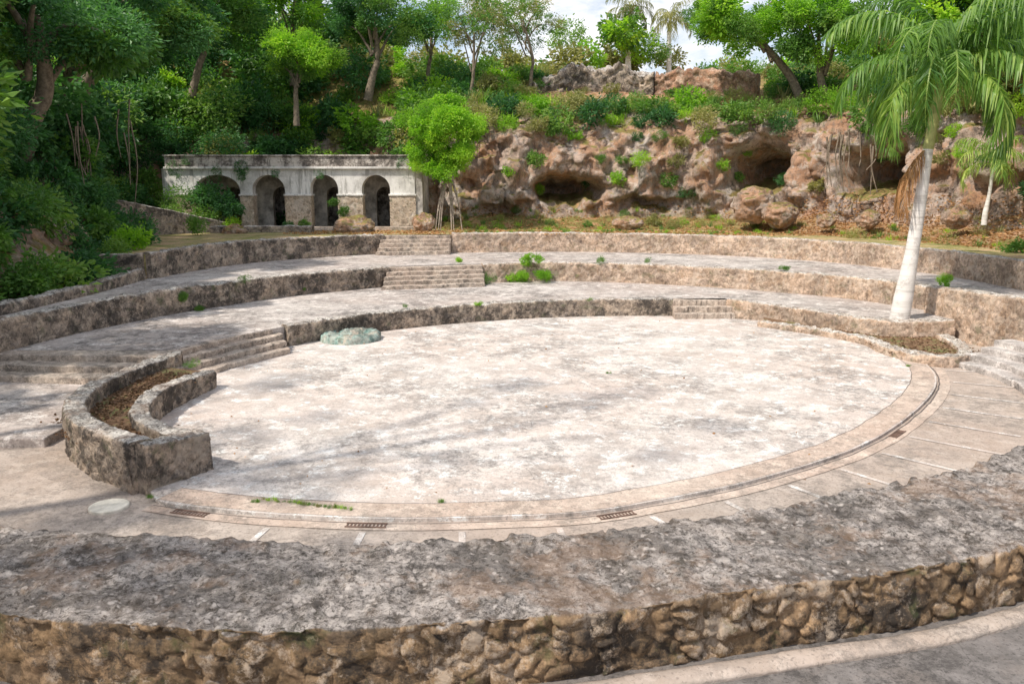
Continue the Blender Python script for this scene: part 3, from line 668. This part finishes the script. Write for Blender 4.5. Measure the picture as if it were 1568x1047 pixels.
for k in range(74):
    x=random.uniform(-22,34); clump(random.choice(['olive','mid','bright','olive']),(x,random.uniform(58,66),random.uniform(10,12.4)+(2.4 if x>4 and x<14 else 0)+(2.5 if abs(x-4)>18 else 0)),random.uniform(1.2,2.0),e)
t=[]
for k in range(12):
    x=random.uniform(13.6,15.2); y=37.0-(x-13)*.9; z=random.uniform(5.6,6.4)
    t.append(([(x,y,z),(x+random.uniform(-.15,.15),y-.05,z-1.0),(x+random.uniform(-.3,.3),y-.2,z-random.uniform(1.4,2.4))],[.05,.03,.02]))
tubes('hanging_aerial_roots',t,m_bark,5)

# ---------------------------------------------------------------- palms
def frond(base,az,el,L,droop,nleaf=46,ll=.75,rr0=.5,bend=1.0):
    pts=[];p=np.array(base,float);e=el
    N=18
    for i in range(N+1):
        pts.append(p.copy()); s=L/N
        p=p+s*np.array([math.cos(az)*math.cos(e),math.sin(az)*math.cos(e),math.sin(e)]); e-=droop/N*(0.5+1.2*i/N)
    pts=np.array(pts); V=[];F=[];R=[]
    T=np.gradient(pts,axis=0); T/=np.linalg.norm(T,axis=1)[:,None]
    side=np.array([-math.sin(az),math.cos(az),0])
    for i in range(N):
        w=.028*(1-i/N)+.006; o=len(V)
        V+= [pts[i]-side*w,pts[i]+side*w,pts[i+1]+side*w*.9,pts[i+1]-side*w*.9]; F.append((o,o+1,o+2,o+3)); R+=[.95]*4
    for k in range(nleaf):
        f=.1+.9*k/nleaf; x=f*N; i=min(N-1,int(x)); c=pts[i]+(pts[i+1]-pts[i])*(x-i); tt=T[i]
        l=ll*math.sin(math.pi*min(1,.15+f*.85))**.6*random.uniform(.8,1.15)+.1
        for sg in (-1,1):
            d=side*sg*random.uniform(.5,.9)+tt*random.uniform(.3,.7)+np.array([0,0,random.uniform(-.7,.2)]); d/=np.linalg.norm(d)
            w=np.cross(d,np.array([0,0,1.])+rng.normal(size=3)*.5); w/=np.linalg.norm(w); w*=.022*l/.75+.005
            m1=c+d*l*.45+np.array([0,0,-.14*l*bend]); m2=c+d*l*.75+np.array([0,0,-.75*l*bend*random.uniform(.6,1.2)])
            o=len(V); V+=[c-w*.5,c+w*.5,m1+w,m1-w,m2]; r=np.clip(rr0+random.uniform(-.35,.35),0,1); R+=[r]*5
            F+= [(o,o+1,o+2,o+3),(o+3,o+2,o+4,o+4)]
    return V,F,R
def palm(name,base,top,crown,L,nf,ll,mat=L_palm,tr=.2,dry=3,nleaf=46):
    e=empty(name,base); b=np.array(base,float);t=np.array(top,float);c=np.array(crown,float)
    child(tubes('trunk',[([b-[0,0,.3],b+[0,0,.05],b+(t-b)*.12,b+(t-b)*.5+np.array([.03,0,0]),t],[tr*1.7,tr*1.5,tr*1.05,tr*.95,tr*.75])],m_ptrunk,20,.01),e)
    child(tubes('crownshaft',[([t,t*.6+c*.4,c],[tr*.78,tr*.8,tr*.35])],simple('crownshaft',(.42,.42,.17),.5,.3,3),14,.01),e)
    V=[];T=[];R=[]
    def add(F_):
        v,f,r=F_; o=len(V); V.extend(v); R.extend(r)
        for q in f:
            q=[x+o for x in q]; T.append((q[0],q[1],q[2])); 
            if q[2]!=q[3] : T.append((q[0],q[2],q[3]))
    for k in range(nf):
        az=k*2.39996+random.uniform(-.25,.25); f=k/nf; el=1.25-1.2*f+random.uniform(-.15,.15)
        add(frond(c-np.array([0,0,.5*f*(L/3)]),az,el,L*random.uniform(.8,1.08),1.9+.9*f+random.uniform(-.3,.4),nleaf,ll,.15+.6*random.random()))
    child(quadmesh('fronds',np.array(V),np.array(T),mat,{'rnd':R},False),e)
    if dry:
        V.clear();T.clear();R.clear()
        for k in range(dry):
            az=math.pi*.95+.5*k; add(frond(t+np.array([0,0,.1]),az,-.8,L*.55,1.2,34,ll*.5,.6,1.4))
        child(quadmesh('dry_fronds',np.array(V),np.array(T),L_dry,{'rnd':R},False),e)
palm('royal_palm',(10.3,21.5,.05),(10.68,21.5,4.9),(10.9,21.5,7.2),3.6,28,.64,dry=2,tr=.16,nleaf=74)
palm('young_palm',(16.9,29.5,2.9),(17.0,29.5,4.6),(17.0,29.5,5.0),1.9,10,.45,dry=0,tr=.06,nleaf=28)
palm('distant_palm',(8.4,62,10),(8.4,62,15.4),(8.5,62,16.4),2.3,16,.6,dry=0,tr=.2,nleaf=26,mat=L_olive)
palm('distant_palm',(11.6,63,10),(11.5,63,15.0),(11.6,63,16.0),2.3,16,.6,dry=0,tr=.18,nleaf=26,mat=L_olive)

def weed(name,x,y,z,r,key='bright',k=3):
    e=empty(name,(x,y,z))
    for _ in range(k): clump(key,(x+random.uniform(-r,r)*.7,y+random.uniform(-r,r)*.5,z+r*random.uniform(.1,.7)),r*random.uniform(.5,.8),e)
for x,y,z,r in ((-.9,29.2,.6,.38),(.2,29.8,.6,.42),(.7,30.0,1.2,.4),(3.2,30.1,1.2,.35),(1.0,29.6,.6,.35),(-8.0,24.3,1.2,.2),(-9.2,22.6,.9,.2),(-8.9,22.9,.5,.18),(-3.1,23,.55,.15),(11.9,22.2,.8,.25),(12.2,23.2,1.2,.3),(-6.5,16.1,.4,.2),(-4.95,10.45,.0,.08),(8,27.8,.6,.15),(4.9,29.7,1.2,.2),(9,27.1,1.2,.2),(-6.8,26.4,.6,.15),(-2,29.9,1.2,.2),(6.2,29,.6,.12),(2.4,30.2,.6,.15),(2.4,25.0,.5,.1),(-1,23.9,.5,.12)):
    weed('weed_plant',x,y,z,r,random.choice(['bright','mid','mid_sparse']))
e=empty('bush',(-12.5,36,2))
for x,y,z,r in ((-13.6,38.6,3.3,.9),(-13.0,38.2,3.0,.7),(-14.4,38.8,3.5,.9),(-12.9,38,2.3,.4),(-14.2,38.2,2.6,.7),(-15.6,38.6,3.4,.8),(-7.9,38.9,2.8,.35),(-8.4,39,3.2,.3),(-13.4,35,2.3,.5),(-9.6,38,2.2,.35),(-15,36.5,2.7,.7),(-10.2,37.6,2.1,.4),(-12.3,25.5,2.0,.6),(-12.6,27,2.2,.8),(-13.3,29,2.4,.8),(-14.2,31,2.4,.8),(-12.2,23,1.8,.6),(-12.2,20.5,1.8,.7),(-12.4,17.8,1.7,.7)): clump(random.choice(['mid','bright','mid','dark']),(x,y,z),r,e)
e=empty('hanging_vine',(-12,39.4,5.3))
for x in (-12.9,-12.6,-12.7,-12.75,-11.2,-9.1,-15.9,-15.3,-5.2,-13.9):
    clump('dark_sparse',(x,39.3,5.15-random.uniform(0,.7)),random.uniform(.2,.4),e,1.5)
e=empty('grass_edge',(0,0,0))
for k in range(34): inst(random.choice(GR),(-3.2+k*.036+random.uniform(-.03,.03),9.98-k*.010+random.uniform(-.03,.03),.0),random.uniform(.03,.08),e,'grass_tuft')
for x,y in ((-.9,9.9),(2.1,17.2),(-4.7,10.05),(-3.3,9.9),(8.9,17.9)): 
    for k in range(3): inst(GR[0],(x+random.uniform(-.05,.05),y,0),.07,e,'grass_tuft')
def litter(name,pts,mat,size):
    n=len(pts); p=np.array(pts); d=np.c_[rng.normal(size=(n,2)),rng.normal(size=n)*.15]
    V,F,r=leaves(p,d,size*rng.uniform(.6,1.3,n),.3,rng.uniform(0,1,n)); quadmesh(name,V,F,mat,{'rnd':r},False)
pts=[]
ids=np.nonzero((Xf>-5)&(Yf>12)&(H_>-.16)&(H_<1.0))[0]
for i in rng.choice(ids,9000): pts.append(PV[i]+np.array([rng.normal()*.08,rng.normal()*.08,.03]))
ids=np.nonzero((Xf>12)&(Yf>16)&(H_>-.16)&(H_<1.6))[0]
for i in rng.choice(ids,9000): pts.append(PV[i]+np.array([rng.normal()*.1,rng.normal()*.1,.03]))
for _ in range(3500):
    x=rng.uniform(-10,13); pts.append((x,rng.uniform(35.5,38.5) if x<8 else rng.uniform(34.5,38),1.92))
litter('fallen_leaves',pts,L_dry,.12)
pts=[]
for _ in range(1600): 
    s=rng.uniform(0,1); pts.append((-6.75+rng.normal()*.22,12.3+s*3.5,.34+rng.uniform(0,.015)))
for _ in range(700): pts.append((-6.0+rng.normal()*.3,11.8+rng.normal()*.2,.34+rng.uniform(0,.015)))
for _ in range(900): pts.append((rng.uniform(8.9,11.2),rng.uniform(18.8,22.3),.115))
litter('fallen_leaves',pts,L_brown,.07)
pts=[(rng.uniform(-9,12),rng.uniform(7,26),.012) for _ in range(220)]
pts=[p for p in pts if (p[0]-1.3)**2+(p[1]-17)**2<60]
litter('fallen_leaves',pts,L_dry,.05)

# overhanging trees at the left of the seating (dappled shade)
for b,tp,cr,nl,r in (((-12.5,3,-.1),(-9.8,4,9),2.8,16,.9),((-14,9,1.3),(-11.8,9.5,10),2.6,10,.9),((-12.8,6,1.3),(-6.4,8.2,11.5),3.4,8,.6)):
    tree('shade_tree',b,tp,cr,['mid_sparse','dark_sparse'],nl,r,.14)

# ---------------------------------------------------------------- light, sky, camera
sd=Vector((-.66,-.50,1.05)).normalized()
el=math.asin(sd.z); az=math.atan2(sd.x,sd.y)
su=bpy.data.lights.new('sun','SUN'); su.energy=4.5; su.angle=math.radians(1.5); su.color=(1,.92,.81)
so=bpy.data.objects.new('sun',su); COL.objects.link(so); so.rotation_euler=(-sd).to_track_quat('-Z','Y').to_euler()
w=bpy.data.worlds.new('World'); sc.world=w; w.use_nodes=True; nt=w.node_tree; bg=nt.nodes['Background']
sky=nt.nodes.new('ShaderNodeTexSky'); sky.sky_type='NISHITA'; sky.sun_disc=False; sky.sun_elevation=el; sky.sun_rotation=az%(2*math.pi)
tc=nt.nodes.new('ShaderNodeTexCoord'); mp=nt.nodes.new('ShaderNodeMapping'); mp.inputs['Scale'].default_value=(1,1,2.5)
nz=nt.nodes.new('ShaderNodeTexNoise'); nz.inputs['Scale'].default_value=4.2; nz.inputs['Detail'].default_value=8; nz.inputs['Roughness'].default_value=.6
rp=nt.nodes.new('ShaderNodeValToRGB'); rp.color_ramp.elements[0].position=.42; rp.color_ramp.elements[1].position=.56
mx=nt.nodes.new('ShaderNodeMix'); mx.data_type='RGBA'; mx.inputs[7].default_value=(7.6,7.6,7.8,1)
nt.links.new(tc.outputs['Generated'],mp.inputs[0]); nt.links.new(mp.outputs[0],nz.inputs['Vector']); nt.links.new(nz.outputs['Fac'],rp.inputs[0])
nt.links.new(rp.outputs[0],mx.inputs[0]); nt.links.new(sky.outputs[0],mx.inputs[6]); nt.links.new(mx.outputs[2],bg.inputs[0]); bg.inputs[1].default_value=.15
cam=bpy.data.cameras.new('camera'); cam.lens=1250/1568*36; cam.sensor_width=36; cam.clip_end=2000
co=bpy.data.objects.new('camera',cam); COL.objects.link(co); co.location=(0,0,4.0); co.rotation_euler=(math.radians(90-10.87),0,0)
sc.camera=co
sc.view_settings.view_transform='Standard'; sc.view_settings.look='None'; sc.view_settings.exposure=0
